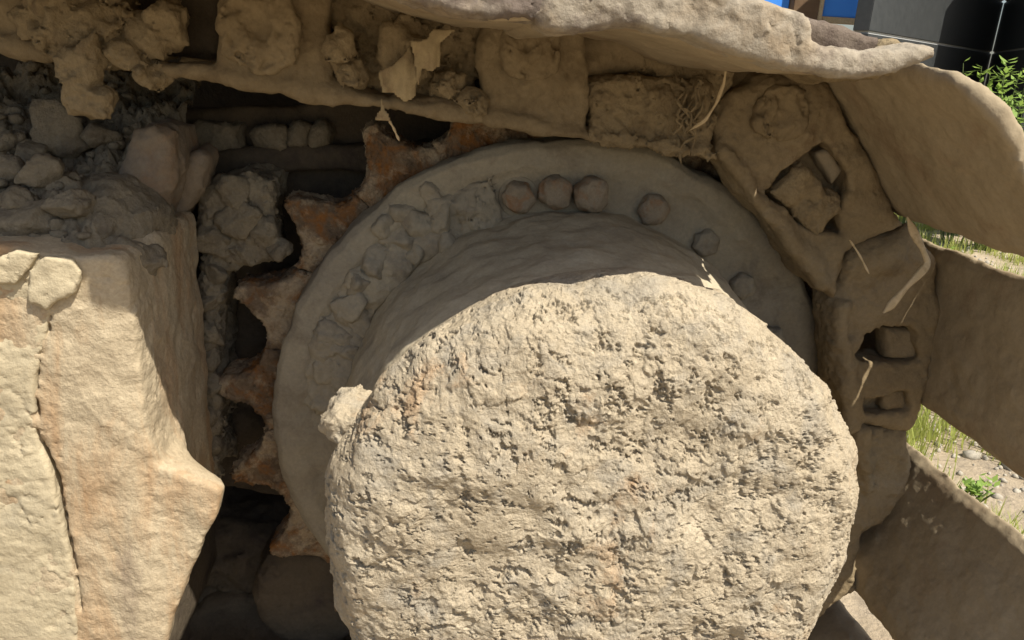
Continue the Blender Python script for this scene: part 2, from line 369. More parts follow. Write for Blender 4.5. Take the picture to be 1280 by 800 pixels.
for i, (px, py, s, dy) in enumerate([(649,247,1,.001),(694,240,1.05,-.001),(738,243,1.1,-.005),(818,263,1,.004),(884,306,.9,.006),(931,360,.9,.007),(966,425,.9,.004)]):
    c = W(px, py, -.004); o = link('bolt', bolt_mesh(i), M['bolt'] if i < 4 else M['disc'], spr, loc=(c[0], dy-.002, c[2])); o.scale = (s, s, s)
    if i > 2: continue
    me = bpy.data.meshes.new('washer'); bm = bmesh.new(); bmesh.ops.create_cone(bm, cap_ends=True, segments=24, radius1=.021, radius2=.019, depth=.006)
    bm.transform(Matrix.Rotation(math.pi/2, 4, 'X')); bm.to_mesh(me); bm.free()
    q = link('washer', me, M['disc'], o, loc=(c[0], .004, c[2]))

# clods: a few rough meshes reused
def clod_mesh(seed, sub=4):
    bm = bmesh.new(); bmesh.ops.create_icosphere(bm, subdivisions=sub, radius=1); V = np.array([v.co[:] for v in bm.verts])
    r = np.random.default_rng(seed); out = np.full(len(V), 1.05)
    for _ in range(16):                                     # broken faces
        n = r.normal(size=3); n /= np.linalg.norm(n); c = r.uniform(.5, .88); dd = V@n; out = np.where((dd > 0) & (out*dd > c), c/np.maximum(dd, 1e-3), out)
    V = V*out[:, None]; d1, d2, rd = worley(V*2.3+seed, seed)
    V = V*(1+.10*fbm(V*1.8+seed*3, 3, seed)+.16*(rd-.5)*np.clip((d2-d1)/.15, 0, 1)+.07*fbm(V*6+seed, 4, seed+9, .65))[:, None]
    for v, q in zip(bm.verts, V): v.co = Vector(q)
    me = bpy.data.meshes.new('clod'); bm.to_mesh(me); bm.free()
    for p in me.polygons: p.use_smooth = True
    return me
CL = [clod_mesh(s, 4) for s in range(7)]; CLs = [clod_mesh(s+20, 2) for s in range(6)]
def clod(name, me, mat, c, sz, parent=None, squash=(1, 1, 1), seed=0):
    r = random.Random(seed); m = me.copy(); m.materials.clear(); m.materials.append(mat)
    m.transform(Matrix.Diagonal([sz*q for q in squash]+[1]) @ Euler((r.uniform(0, 6), r.uniform(0, 6), r.uniform(0, 6))).to_matrix().to_4x4())
    o = bpy.data.objects.new(name, m); col.objects.link(o); o.parent = parent
    o.location = Vector(c)-(origin_of(parent) if parent else Vector((0, 0, 0)))
    o.rotation_euler.z = r.uniform(-.5, .5); return o
cl = [(435,386,24),(418,420,22),(412,456,24),(447,356,20),(470,325,26),(497,300,24),(524,282,22),(551,262,26),(583,246,22),(425,492,18),(455,405,18),(508,262,20),(480,288,18),(535,240,16),(570,268,18),(440,440,15),(402,400,12),(600,283,16),(560,300,18),(520,318,17)]
for i, (px, py, r_) in enumerate(cl):
    c = W(px, py, 0); clod('mud_clump', CL[i % 7], M['disc'], (c[0], .001+.003*(i % 3), c[2]), r_*.00095, spr, seed=i)
arc = [(a, .268+.004*math.sin(a*.9)) for a in range(108, 178, 4)]+[(a, .222) for a in range(178, 107, -5)]
solid('mud_cake', spr, polar(arc, 0), -.006, .012, M['disc'], h=.0025, rnd=.006, amp=.006, scale=.035, seed=41, cracks=.006)
# mud nibs on the drum
def blob(name, parent, c, rad, mat, seed, h=.002, amp=.004, scale=.02, cracks=0, pits=0, label=None):
    c = np.array(c); rad = np.array(rad); lo = c-rad-.012; n = np.ceil((2*rad+.024)/h).astype(int)+1
    ax = [lo[k]+np.arange(n[k])*h for k in range(3)]; X, Y, Z = np.meshgrid(*ax, indexing='ij')
    q = np.sqrt(((X-c[0])/rad[0])**2+((Y-c[1])/rad[1])**2+((Z-c[2])/rad[2])**2); F = (q-1)*rad.min()
    F = rough_field(F, X, Y, Z, amp, scale, seed, cracks, pits)
    V, Q = nets(F, lo, h); return link(name, mesh_from(name, V, Q), mat, parent, label=label)
c = W(436, 528, -.165); blob('mud_lump', motor, (c[0]+.004, -.16, c[2]), (.026, .03, .024), M['crust'], 7)
c = W(888, 356, -.15); blob('mud_lump', motor, (c[0]-.010, -.160, c[2]-.024), (.034, .026, .024), M['crust'], 8, amp=.0025)

# ------------------------------------------------------------------ crawler track
trk = empty('crawler_track', (0, .045, .36), 'mud caked crawler track chain with wide shoes wrapped round the sprocket', 'crawler track')
YF, YB = -.06, -.012
def O(pts, y=YF): return outline(pts, y)
def pc(px, py, y=YF): q = W(px, py, y); return np.array([q[0], q[2]])
def boss_mod(c, r, ring=True, proud=.005):
    def f(F, X, Y, Z):
        d = cyl(X, Z, c, r); b = np.maximum(d, np.abs(Y-(YF+.01))-.010-proud); F = smin(F, b, .006)
        if ring: F = smax(F, -(np.maximum(np.abs(d+.004)-.0028, np.abs(Y-YF+proud)-.006)), .003)
        return F
    return f
def hole_mod(poly, depth=None, k=.006):
    def f(F, X, Y, Z):
        d = poly_sdf(poly, X[:, 0, :], Z[:, 0, :])[:, None, :]
        if depth: d = np.maximum(d, Y-(YF+depth))
        return smax(F, -d, k)
    return f
def both(*fs):
    def f(F, X, Y, Z):
        for g_ in fs: F = g_(F, X, Y, Z)
        return F
    return f
def ridge_mod(pl, rad, y, k=.008):
    def f(F, X, Y, Z):
        d = line_dist(pl, X[:, 0, :], Z[:, 0, :])[:, None, :]; return smin(F, np.hypot(d, Y-y)-rad, k)
    return f
def groove_mod(pl, rad, y, k=.003):
    def f(F, X, Y, Z):
        d = line_dist(pl, X[:, 0, :], Z[:, 0, :])[:, None, :]; return smax(F, rad-np.hypot(d, (Y-y)*.6), k)
    return f
links = []
# top run, from the left
links.append(solid('track_link', trk, O([(-160,-110),(150,-110),(152,10),(146,60),(120,76),(70,80),(0,62),(-160,38)]), YF, YB, M['link'], h=.0025, rnd=.008, amp=.004, scale=.05, seed=201, cracks=.003, mod=ridge_mod(O([(-160,30),(0,55),(75,72)]), .006, YF)))
LB = solid('track_link', trk, O([(150,64),(200,77),(266,80),(270,40),(270,-110),(418,-110),(414,96),(470,114),(600,128),(604,151),(540,143),(480,137),(440,129),(285,102),(200,97),(140,83)]), YF, YB, M['link'], h=.0025, rnd=.008, amp=.0035, scale=.04, seed=202,
           mod=both(ridge_mod(O([(285,97),(440,124),(600,146)]), .007, YF+.002)))
links.append(LB)
links.append(solid('track_link', trk, O([(604,112),(598,55),(640,-30),(715,-40),(738,80),(736,150),(744,176),(700,169),(612,151)]), YF, YB, M['link'], h=.0025, rnd=.009, amp=.0035, scale=.045, seed=203, cracks=.003, mod=ridge_mod(O([(614,147),(740,172)]), .006, YF)))
links.append(solid('track_link', trk, O([(736,104),(748,92),(800,92),(868,104),(906,146),(893,198),(860,193),(800,185),(740,174)]), YF, YB, M['clay'], h=.0023, rnd=.010, amp=.005, scale=.03, seed=204, pits=.010, fine=1.6, mod=ridge_mod(O([(742,170),(890,193)]), .006, YF), label='track link packed with pitted crumbly mud'))
L2h = O([(962,243),(985,215),(1012,190),(1032,179),(1060,212),(1063,238),(1048,268),(1052,290),(1010,290)])
L2 = solid('track_link', trk, O([(896,150),(912,114),(948,94),(1003,86),(1040,103),(1066,150),(1102,216),(1136,285),(1100,302),(1064,318),(1046,374),(1012,350),(965,286),(900,206)]), YF, YB, M['link'], h=.0023, rnd=.012, amp=.0035, scale=.035, seed=205,
           mod=both(hole_mod(L2h, .030, .005), ridge_mod(O([(905,190),(965,272),(1030,350)]), .007, YF)))
links.append(L2)
L3h = O([(1067,447),(1084,421),(1106,408),(1140,407),(1149,414),(1149,448),(1138,454),(1072,452)]); L3l = O([(1072,500),(1136,488),(1138,514),(1074,520)])
L3 = solid('track_link', trk, O([(1040,376),(1062,322),(1098,301),(1140,284),(1172,326),(1182,386),(1176,440),(1152,525),(1142,546),(1070,538),(1048,500),(1040,440)]), YF, YB, M['link'], h=.0023, rnd=.014, amp=.003, scale=.04, seed=206, cracks=.002,
           mod=both(hole_mod(L3h), hole_mod(L3l, .02), ridge_mod(O([(1052,385),(1056,450),(1066,530)]), .009, YF+.002), ridge_mod(O([(1085,330),(1120,318)]), .012, YF+.004, .02), groove_mod(O([(1068,372),(1066,420)]), .003, YF-.004)))
links.append(L3)
L4 = solid('track_link', trk, O([(1066,536),(1142,540),(1149,582),(1140,614),(1112,662),(1082,672),(1074,740),(1000,800),(1000,640)]), YF, YB, M['link'], h=.0025, rnd=.014, amp=.004, scale=.04, seed=207, cracks=.003, mod=ridge_mod(O([(1075,540),(1085,610)]), .008, YF))
links.append(L4)
tag(L2, label='track link with mud chunk in its window beside upper right shoe'); tag(L3, label='track link standing upright with see-through window')
def pin_boss(parent, c, r_, seed):
    th = np.linspace(0, 2*np.pi, 40, endpoint=False); P = np.stack([c[0]+r_*np.cos(th), c[1]+r_*np.sin(th)], 1)
    def ring(F, X, Y, Z):
        d = np.hypot(X-c[0], Z-c[1]); F = smax(F, -(np.maximum(np.abs(d-r_*.78+.002*np.sin(X*310+Z*190))-.0014, Y-(YF-.0058))), .003); return smax(F, -(np.maximum(d-r_*.22, Y-(YF-.0066))), .004)
    solid('pin_boss', parent, P, YF-.008, YF+.012, M['link'], h=.002, rnd=.005, amp=.0036, scale=.022, seed=seed, mod=ring, cracks=.002)
pin_boss(LB, pc(326,38), .033, 270); pin_boss(L2, pc(975,142), .025, 271); pin_boss(links[2], pc(664,62), .026, 272)
# packed mud and nuts on the links
solid('mud_chunk', L2, O([(958,238),(975,224),(1000,203),(1012,214),(1030,236),(1052,248),(1046,264),(1018,292),(990,270)], -.055), -.062, -.03, M['clay'], h=.002, rnd=.008, amp=.004, scale=.03, seed=221, cracks=.004)
def nut(px0, py0, px1, py1, y, parent, seed, mat=M['link'], h=.0022):
    solid('nut', parent, O([(px0,py0),(px1,py0),(px1,py1),(px0,py1)], y), y, y+.025, mat, h=h, rnd=.006, amp=.0015, scale=.02, seed=seed)
nut(1108, 411, 1148, 449, -.05, L3, 230); nut(1104, 486, 1134, 514, -.052, L3, 231)
solid('nut', L2, O([(1020,192),(1034,184),(1056,213),(1042,230)], -.045), -.045, -.02, M['plate'], h=.002, rnd=.004, amp=.0012, scale=.02, seed=232)
# mud and shade-coloured fills packed between the links and under the shoes of the top run
solid('packed_mud_and_shade', trk, O([(150,-80),(275,-80),(275,72),(200,70),(150,50)], -.02), -.02, .03, M['dark'], h=.004, rnd=.01, amp=.006, scale=.05, seed=240)  # fills the dark opening between links, shade put into its colour
solid('packed_mud_and_shade', trk, O([(405,-60),(560,-60),(600,20),(604,135),(520,128),(410,104)], -.042), -.042, .0, M['clay'], h=.0024, rnd=.01, amp=.009, scale=.032, seed=241, cracks=.012, pits=.006, fine=1.5)
solid('packed_mud_and_shade', trk, O([(560,-20),(700,-20),(745,40),(745,110),(606,125),(575,70)], -.03), -.03, .02, M['dark'], h=.003, rnd=.012, amp=.006, scale=.05, seed=242)  # fills the recess under the shoe, shade put into its colour
solid('packed_mud_and_shade', trk, O([(705,40),(800,35),(816,84),(770,96),(735,98),(712,80)], -.045), -.045, .0, M['link'], h=.0026, rnd=.012, amp=.005, scale=.04, seed=243)
solid('packed_mud_and_shade', trk, O([(806,40),(880,50),(935,70),(900,130),(850,112),(800,92)], -.05), -.05, .0, M['clay'], h=.0026, rnd=.012, amp=.006, scale=.035, seed=244, cracks=.006)
solid('packed_mud_and_shade', trk, O([(905,96),(960,70),(1000,85),(940,110),(905,160),(890,150)], -.04), -.04, .01, M['link'], h=.0026, rnd=.01, amp=.005, scale=.03, seed=245)
for i, (px, py, a, b, s) in enumerate([(158,66,.017,.013,1),(185,92,.014,.012,2),(178,45,.02,.018,3),(95,35,.045,.03,4),(60,20,.03,.03,5),(205,30,.016,.02,6),(440,95,.014,.012,7),(508,60,.022,.026,8),(560,110,.016,.014,9),(425,60,.012,.02,10),(875,120,.014,.02,11),(840,128,.018,.012,12),(585,130,.014,.010,13)]):
    c = W(px, py, -.06); blob('mud_lump', trk, (c[0], -.056+.004*(i % 3), c[2]), (a, .018, b), M['clay'], 250+s, h=.0024, amp=.0055, scale=.022, cracks=.004)
solid('hanging_mud', trk, O([(70,70),(122,45),(130,80),(119,108),(141,116),(139,146),(106,150),(88,143),(85,116),(76,88)], -.075), -.088, -.058, M['clay'], h=.002, rnd=.009, amp=.004, scale=.022, seed=261, pits=.004, fine=.8)
# far row of links and the pins between the rows
for o in links:
    c = o.copy(); col.objects.link(c); c.parent = trk; c.location = o.location+Vector((0, .165, 0))
    if 'label' in c: del c['label']
slope = R(-6)
pins = [(-.474,.398),(-.274,.377),(-.074,.358)]+[(.35*math.cos(R(a)), .35*math.sin(R(a))) for a in (66, 33, 1, -31)]
for x, z in pins:
    th = np.linspace(0, 2*np.pi, 28, endpoint=False); yy = np.linspace(-.02, .11, 12)
    A = np.stack([x+.024*np.cos(th)[None]+0*yy[:,None], yy[:,None]+0*th[None], z+.024*np.sin(th)[None]+0*yy[:,None]], -1).reshape(-1, 3)
    A += .0015*noise(A/.02, 3)[:, None]*np.array([1, 0, 1]); i = np.arange(12*28).reshape(12, 28); j = np.roll(i, -1, 1)
    link('bushing', mesh_from('bushing', A, np.stack([i[:-1].ravel(), i[1:].ravel(), j[1:].ravel(), j[:-1].ravel()], 1)), M['dark'], trk)
# shoes
YS0, YS1 = -.255, .345
SP = [(-.112,.012),(-.108,.002),(-.085,-.006),(-.06,-.003),(-.02,0),(.03,.001),(.065,-.002),(.090,.004),(.118,.017),(.121,.024),(.095,.022),(.060,.016),(.052,.045),(.034,.045),(.028,.016),(-.010,.016),(-.014,.043),(-.032,.043),(-.038,.016),(-.070,.014),(-.078,.040),(-.094,.040),(-.102,.020)]
RAB = [[(1010,62),(1008,-30),(1200,-30),(1175,48),(1112,56),(1096,74),(1060,72)], [(664,14),(690,-20),(760,-20),(740,10),(705,28),(686,26)]]
def shoe(mid, ang, mat, seed, h=.003, prof=SP, crn=.055, hu=.121, amp=.003, label=None, y0=YS0, rab=()):
    u = np.array([math.cos(ang), math.sin(ang)]); v = np.array([-math.sin(ang), math.cos(ang)]); mid = np.array(mid)
    P = np.array([mid+a*u+b*v for a, b in prof])
    def plan(F, X, Y, Z):
        U = (X-mid[0])*u[0]+(Z-mid[1])*u[1]; cu, cyy = .002, (y0+YS1)/2
        qx = np.abs(U-cu)-hu+crn; qy = np.abs(Y-cyy)-(YS1-y0)/2+crn
        d = np.minimum(np.maximum(qx, qy), 0)+np.hypot(np.maximum(qx, 0), np.maximum(qy, 0))-crn
        F = smax(F, d, .006)
        for pl in rab: F = smax(F, -np.maximum(poly_sdf(outline(pl, YS0), X[:, 0, :], Z[:, 0, :])[:, None, :], Y-(YS0+.011)), .006)
        return F
    return solid('track_shoe', trk, P, y0, YS1, mat, h=h, rnd=.003, amp=amp, scale=.05, seed=seed, mod=plan, label=label)
SPF = [(-.1357,.006),(-.132,.001),(-.124,-.001),(-.110,.001),(-.078,.009),(-.043,.009),(-.005,.002),(.032,0),(.074,.003),(.089,.0075),(.112,.020),(.113,.026),(.105,.026),(.088,.022),(.070,.019),(.045,.017),(.033,.018),(.030,.030),(.022,.033),(-.01,.035),(-.04,.037),(-.09,.040),(-.12,.036),(-.132,.02)]
SPS = [(-.099,.007),(-.100,.001),(-.086,-.003),(-.05,0),(.03,0),(.060,0),(.074,.003),(.080,.008),(.083,.104),(.060,.106),(.050,.016),(.040,.016),(.028,.016),(.020,.036),(.004,.036),(-.004,.016),(-.030,.014),(-.070,.011)]  # trailing grouser drawn extra tall to block sun through the gap
SPR = [(-.090,.008),(-.092,.002),(-.080,-.002),(-.05,0),(.03,0),(.060,0),(.074,.003),(.080,.008),(.079,.058),(.062,.060),(.050,.016),(.040,.016),(.028,.016),(.020,.036),(.004,.036),(-.004,.016),(-.030,.014),(-.070,.011)]  # trailing grouser heightened to keep sun out of the next gap
ta = R(-6)
top0 = np.array([.050, .3675])
def rim(parent, mid, ang, prof, seed):
    u = np.array([math.cos(ang), math.sin(ang)]); v = np.array([-math.sin(ang), math.cos(ang)]); P = np.array([np.array(mid)+a*u+b*v for a, b in prof])
    solid('lit_rim', parent, P, YS0-.004, YS0+.022, M['shoe_top'], h=.0022, rnd=.004, amp=.0022, scale=.04, seed=seed, mod=lambda F, X, Y, Z: F-.0012, fine=1.6)  # end cap coloured paler, so the shaded underside stays darker in colour
shoes = [shoe(top0, R(-6), M['shoe'], 301, h=.0028, amp=.002, prof=SPF, hu=.15, crn=.03, label='pale worn top shoe with sunlit curled end')]
mid1 = top0+np.array([-.208, .0215])
shoes.append(shoe(mid1, R(-6), M['shoe'], 302, h=.003, amp=.002, prof=SPF, hu=.15, crn=.03))
rim(shoes[0], top0, R(-6), SPF, 303); rim(shoes[1], mid1, R(-6), SPF, 304)
solid('dark_slab', shoes[0], outline([(1004,66),(1004,22),(1030,20),(1060,28),(1116,48),(1110,70),(1094,84),(1060,82)], YS0), YS0+.012, YS0+.06, M['patch'], h=.002, rnd=.004, amp=.0018, scale=.02, seed=331)  # dark brown slab standing on the shelf of the top shoe
for k in (2, 3, 4): shoes.append(shoe(top0+k*np.array([-.208, .0215]), R(-6), M['shoe_top'], 302+k, h=.005))
shoes.append(shoe((.258,.296), R(-52), M['shoe'], 311, h=.0028, prof=SPS, hu=.102, crn=.07, amp=.002, label='upper right shoe with sunlit lip'))
shoes.append(shoe((.361,.120), R(-85), M['shoe'], 312, h=.0028, prof=SPR, hu=.12, crn=.03, amp=.002))
shoes.append(shoe((.369,-.112), R(-113), M['shoe'], 313, h=.0028, prof=SPR, hu=.12, crn=.03, amp=.002))
for k, (m, a) in enumerate([((.27,-.29), -152), ((.08,-.385), -180), ((-.13,-.395), -180), ((-.34,-.395), -180), ((-.55,-.395), -180)]): shoes.append(shoe(m, R(a), M['dark'] if k > 1 else M['shoe'], 320+k, h=.006))  # lower left shoes coloured darker in place of shade under the machine
c = (.177, -.02, .376); blob('packed_mud_and_shade', trk, c, (.026, .19, .020), M['clay'], 360, h=.003, amp=.003)  # wedge added to stop sun leaking between top and upper right shoes
# lower run of links, seen dimly under the frame
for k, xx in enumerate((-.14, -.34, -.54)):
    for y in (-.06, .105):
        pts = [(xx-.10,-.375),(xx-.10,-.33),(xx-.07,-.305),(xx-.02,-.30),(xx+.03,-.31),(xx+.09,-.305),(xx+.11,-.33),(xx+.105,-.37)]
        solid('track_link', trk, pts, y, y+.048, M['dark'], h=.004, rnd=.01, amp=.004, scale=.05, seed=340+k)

# ------------------------------------------------------------------ track frame
frm = empty('track_frame', (-.45, 0, -.1), 'mud plastered track frame end with ochre sunlit side left of the sprocket', 'track frame')
YP = -.15
PANEL = [(-260,296),(0,306),(60,314),(95,320),(140,318),(190,302),(262,296),(300,300),(330,900),(-260,900)]
crack = O([(66,390),(58,425),(47,470),(50,540),(70,592),(80,640),(98,712),(104,760)], YP)
rpan = O([(66,390),(58,425),(47,470),(50,540),(70,592),(80,640),(98,712),(110,900),(400,900),(400,300),(95,300),(80,340)], YP)
ridge = O([(128,345),(132,400),(122,470),(126,540)], YP)
_e = O([(152,270),(156,320),(168,380),(177,440),(186,535),(202,580),(279,612),(273,640),(250,690),(226,745),(205,812),(180,900)], -.145)
XB = W(247, 450, -.02)[0]
def panel_mod(F, X, Y, Z):
    zz = Z[0, 0, :]; o = np.argsort(_e[:, 1]); xf = np.interp(zz, _e[o, 1], _e[o, 0])
    for _ in range(3): xf[1:-1] = .25*xf[:-2]+.5*xf[1:-1]+.25*xf[2:]
    zt = _e[6, 1]; e1 = -.085+.055*sstep(zt, zt+.05, zz)[None]; t = np.clip((Y[0, :, 0][:, None]+.138)/(e1+.138), 0, 1); t = t*t*(3-2*t); bk = np.where(zz < zt, np.minimum(xf-.02, XB), XB); bk = np.convolve(np.pad(bk, 6, mode='edge'), np.ones(13)/13, 'valid'); xr = xf[None]+(bk-xf)[None]*t
    F = smax(F, .93*(X-xr[None]), .016)
    Xp = X[:, 0, :]; Zp = Z[:, 0, :]
    fold = .007*sstep(0, .05, Xp-wx(130, YP))                  # the face turns slightly at its upright crease
    F = smax(F, (YP-.004+fold)[:, None, :]-Y, .006)
    cd_ = line_dist(crack, Xp, Zp)[:, None, :]
    return smax(F, .0016-np.hypot(cd_, (Y-(YP-.004))*.22), .002)
def wx(px, y): return W(px, 450, y)[0]
solid('side_panel', frm, O(PANEL, YP), YP-.03, .02, M['frame'], h=.0024, rnd=.012, amp=.0018, scale=.035, seed=401, mod=panel_mod, cracks=.002, margin=.03)
# grey mud plastered on the left of the panel
solid('plaster_mud', frm, O([(-260,306),(0,313),(66,322),(76,350),(66,395),(58,428),(46,470),(49,540),(69,594),(79,645),(97,712),(104,900),(-260,900)], YP), YP-.0055, YP+.02, M['plaster'], h=.0024, rnd=.002, amp=.0014, scale=.045, seed=402, cracks=.004, fine=2)
solid('mud_flake', frm, O([(25,345),(45,326),(80,328),(95,345),(84,372),(62,380),(50,394),(40,385),(26,384)], YP-.02), YP-.0105, YP-.002, M['plaster'], h=.002, rnd=.002, amp=.0015, scale=.025, seed=403, cracks=.003)
solid('mud_flake', frm, O([(-20,330),(10,318),(40,322),(22,346),(8,362),(-20,360)], YP-.02), YP-.010, YP-.002, M['plaster'], h=.002, rnd=.002, amp=.0015, scale=.025, seed=404, cracks=.003)
# recessed end plate, guard post, cross rail, back plate
solid('guard_post', frm, O([(110,420),(136,250),(150,196),(162,162),(190,157),(212,166),(218,205),(208,262),(190,420)], -.045), -.045, .05, M['post'], h=.0028, rnd=.014, amp=.004, scale=.06, seed=412)
solid('guard_post', frm, O([(205,215),(244,188),(254,196),(252,238),(236,262),(205,300)], .0), .0, .06, M['post'], h=.003, rnd=.010, amp=.004, scale=.05, seed=413)
solid('cross_rail', frm, O([(200,196),(330,184),(540,178),(540,214),(330,217),(290,223),(256,240),(225,280),(200,280)], .10), .10, .17, M['dark'], h=.0035, rnd=.008, amp=.003, scale=.05, seed=414)
for i, (a, b, c_, d_) in enumerate([(236,152,300,188),(316,152,354,184),(357,154,384,183),(388,152,413,183)]):
    solid('mud_block', frm, O([(a,b+6),((a+c_)/2,b),(c_,b+5),(c_,d_),(a,d_)], .10), .098, .15, M['dirt'], h=.003, rnd=.010, amp=.005, scale=.03, seed=420+i)
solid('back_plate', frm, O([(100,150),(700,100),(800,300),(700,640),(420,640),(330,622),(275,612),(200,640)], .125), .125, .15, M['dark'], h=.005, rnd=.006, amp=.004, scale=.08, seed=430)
solid('packed_mud_and_shade', frm, O([(249,240),(275,222),(310,218),(345,224),(342,262),(345,325),(330,326),(277,345),(275,430),(274,470),(275,600),(249,606)], .04), .03, .12, M['dirt'], h=.0026, rnd=.012, amp=.006, scale=.03, seed=431, cracks=.012, fine=1.3)
for i, (px, py, r_) in enumerate([(262,420,16),(263,450,14),(262,520,17),(264,560,16),(263,375,14),(268,300,24),(300,270,26),(330,290,22),(290,240,24),(345,310,18),(262,480,15),(266,340,15)]):
    c = W(px, py, .03); clod('mud_clump', CL[(i+3) % 7], M['dirt'], (c[0], .035, c[2]), r_*.00095, frm, seed=70+i)
for px, py, y, rad, sd in ((150,285,-.05,(.045,.06,.045),461), (120,322,-.09,(.05,.04,.026),463)):
    c = W(px, py, y); blob('packed_mud_and_shade', frm, c, rad, M['dirt'], sd, h=.0026, amp=.004, scale=.03, cracks=.002)
# inner wall of the undercarriage, added to keep daylight out behind the teeth
def box(name, parent, lo, hi, mat, rnd=.01, amp=.004, seed=0, h=.02):
    return solid(name, parent, [(lo[0],lo[2]),(hi[0],lo[2]),(hi[0],hi[2]),(lo[0],hi[2])], lo[1], hi[1], mat, h=h, rnd=rnd, amp=amp, scale=.15, seed=seed, margin=.05)
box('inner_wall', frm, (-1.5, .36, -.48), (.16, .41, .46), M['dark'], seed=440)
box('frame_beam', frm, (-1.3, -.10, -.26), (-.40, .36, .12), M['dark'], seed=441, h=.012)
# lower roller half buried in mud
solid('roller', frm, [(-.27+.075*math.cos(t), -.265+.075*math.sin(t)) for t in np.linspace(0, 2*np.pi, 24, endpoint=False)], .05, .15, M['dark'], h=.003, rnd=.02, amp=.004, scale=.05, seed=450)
solid('packed_mud_and_shade', frm, [(-.60,-.38),(-.60,-.22),(-.45,-.20),(-.36,-.215),(-.30,-.235),(-.2,-.26),(-.1,-.29),(0,-.31),(0,-.38)], .12, .3, M['dark'], h=.005, rnd=.03, amp=.012, scale=.07, seed=451)

# ------------------------------------------------------------------ loose dirt and clods on the frame
def heap_z(X, Y):
    base = .205+(Y+.15)*.48; base = base-np.clip((X+.43), 0, 1)*.30*np.clip(1-(Y+.15)*3, 0, 1)
    base = base-.02*np.clip((-.118-Y)/.02, 0, 1)-.05*np.clip((X+.40)/.03, 0, 1)*np.clip((-.02-Y)/.05, 0, 1)
    P = np.stack([X, Y, 0*X], 1)
    d1, d2, rd = worley(P/.028, 5)
    return base+.018*fbm(P/.06, 4, 8)+.012*(rd-.5)+.010*fbm(P/.015, 3, 9, .6, True)-.006
hp = link('loose_dirt', grid_mesh('loose_dirt', -1.05, -.372, -.138, .13, 340, 150, heap_z), M['dirt'])
tag(hp, 'loose grey crumbled dirt heaped on top of the track frame', 'dirt', kind='stuff')
def on_heap(px, py):
    d = np.array([(px-640)/FPX, (py-400)/FPX, 1]) @ AX; t = np.linspace(.3, 1.6, 900); P = CAM+t[:, None]*d
    hz = heap_z(P[:, 0], P[:, 1]); k = np.argmax(P[:, 2] < hz); return P[k]
big = [(78,186,46,'largest grey dirt clod, wedge shaped, under the hanging mud lump'),(128,178,22,'dark reddish clod between the largest clod and the ochre post'),(20,228,26,'pale rough clod at the left edge of the dirt heap, above the frame'),
       (52,226,24,'rounded clod just below left of the largest clod'),(38,290,34,'flat pale slab of dirt lying right above the sunlit frame panel'),(85,268,26,'pale blocky clod in the middle of the lower dirt heap'),(22,264,26,'wide pale clod left of the blocky clod in the lower dirt heap'),(40,200,22,'small clod touching the left flank of the largest clod'),(12,188,20,'dark clod at the left picture edge level with the largest clod')]
for i, (px, py, r_, lb) in enumerate(big):
    P = on_heap(px, py); s = r_*.00072
    o = clod('dirt_clod', CL[i % 7], M['dirt'], P+np.array([0, 0, s*.35]), s, None, (1.1, .9, .85), seed=500+i)
    tag(o, lb, 'dirt clod', 'dirt clods lying on the track frame')
r = random.Random(3); n = 0
while n < 110:
    px, py = r.uniform(-10, 175), r.uniform(70, 312)
    if py < 110 and r.random() < .3: continue
    P = on_heap(px, py)
    if P[1] > .12 or P[0] > -.36: n += 1; continue
    s = r.uniform(4, 12)*.0007; o = clod('dirt_clod', CLs[n % 6], M['dirt'], P+np.array([0, 0, s*.3]), s, None, (1.1, 1, .8), seed=600+n)
    tag(o, 'small grey crumb of dirt among many strewn over the track frame', 'dirt clod', 'small dirt crumbs strewn on the track frame'); n += 1

# ------------------------------------------------------------------ straw, rag, threads
def strip(name, pts, ys, width, mat, parent=None, thick=.0012, twist=.0, n=60, taper=True, seed=0):
    P = np.array([W(px, py, y) for (px, py), y in zip(pts, ys)]); s = np.r_[0, np.cumsum(np.linalg.norm(np.diff(P, axis=0), axis=1))]
    t = np.linspace(0, s[-1], n); C = np.stack([np.interp(t, s, P[:, k]) for k in range(3)], 1)
    for _ in range(3): C[1:-1] = .25*C[:-2]+.5*C[1:-1]+.25*C[2:]
    T = np.gradient(C, axis=0); T /= np.linalg.norm(T, axis=1)[:, None]; up = np.array([0, -1, .25])
    B = np.cross(T, up); B /= np.linalg.norm(B, axis=1)[:, None]; Nm = np.cross(B, T)
    wv = width*(1+.25*np.sin(np.linspace(0, 17, n)+seed))*(np.clip(np.minimum(np.linspace(0, 1, n), np.linspace(1, 0, n))*9+.25, 0, 1) if taper else 1)
    ring = [(1,0),(.6,.8),(-.6,.8),(-1,0),(-.6,-.8),(.6,-.8)]
    V = np.concatenate([C+B*(wv*a)[:, None]+Nm*(thick*b) for a, b in ring]).reshape(6, n, 3).transpose(1, 0, 2).reshape(-1, 3)
    i = np.arange(n*6).reshape(n, 6); j = np.roll(i, -1, 1)
    Q = np.stack([i[:-1].ravel(), i[1:].ravel(), j[1:].ravel(), j[:-1].ravel()], 1)
    return link(name, mesh_from(name, V, Q), mat, parent)
tag(strip('dry_reed_leaf', [(1104,391),(1112,384),(1135,357),(1156,336),(1160,328),(1152,308),(1142,290),(1134,271)], [-.096,-.096,-.096,-.094,-.092,-.090,-.088,-.086], .0036, M['straw']), 'bent pale strip of dry reed leaf on the upright track link', 'reed leaf')
tag(strip('dry_fibre', [(922,66),(908,82),(905,104),(896,128),(882,150),(862,163)], [-.10,-.095,-.09,-.088,-.085,-.075], .0014, M['straw'], n=50), 'long pale curved dry fibre hanging below the top shoe', 'fibre')
tag(strip('dry_fibre', [(1062,300),(1074,318),(1086,342)], [-.088,-.090,-.090], .0009, M['straw'], n=24), 'short faint thread lying across the upright track link', 'fibre')
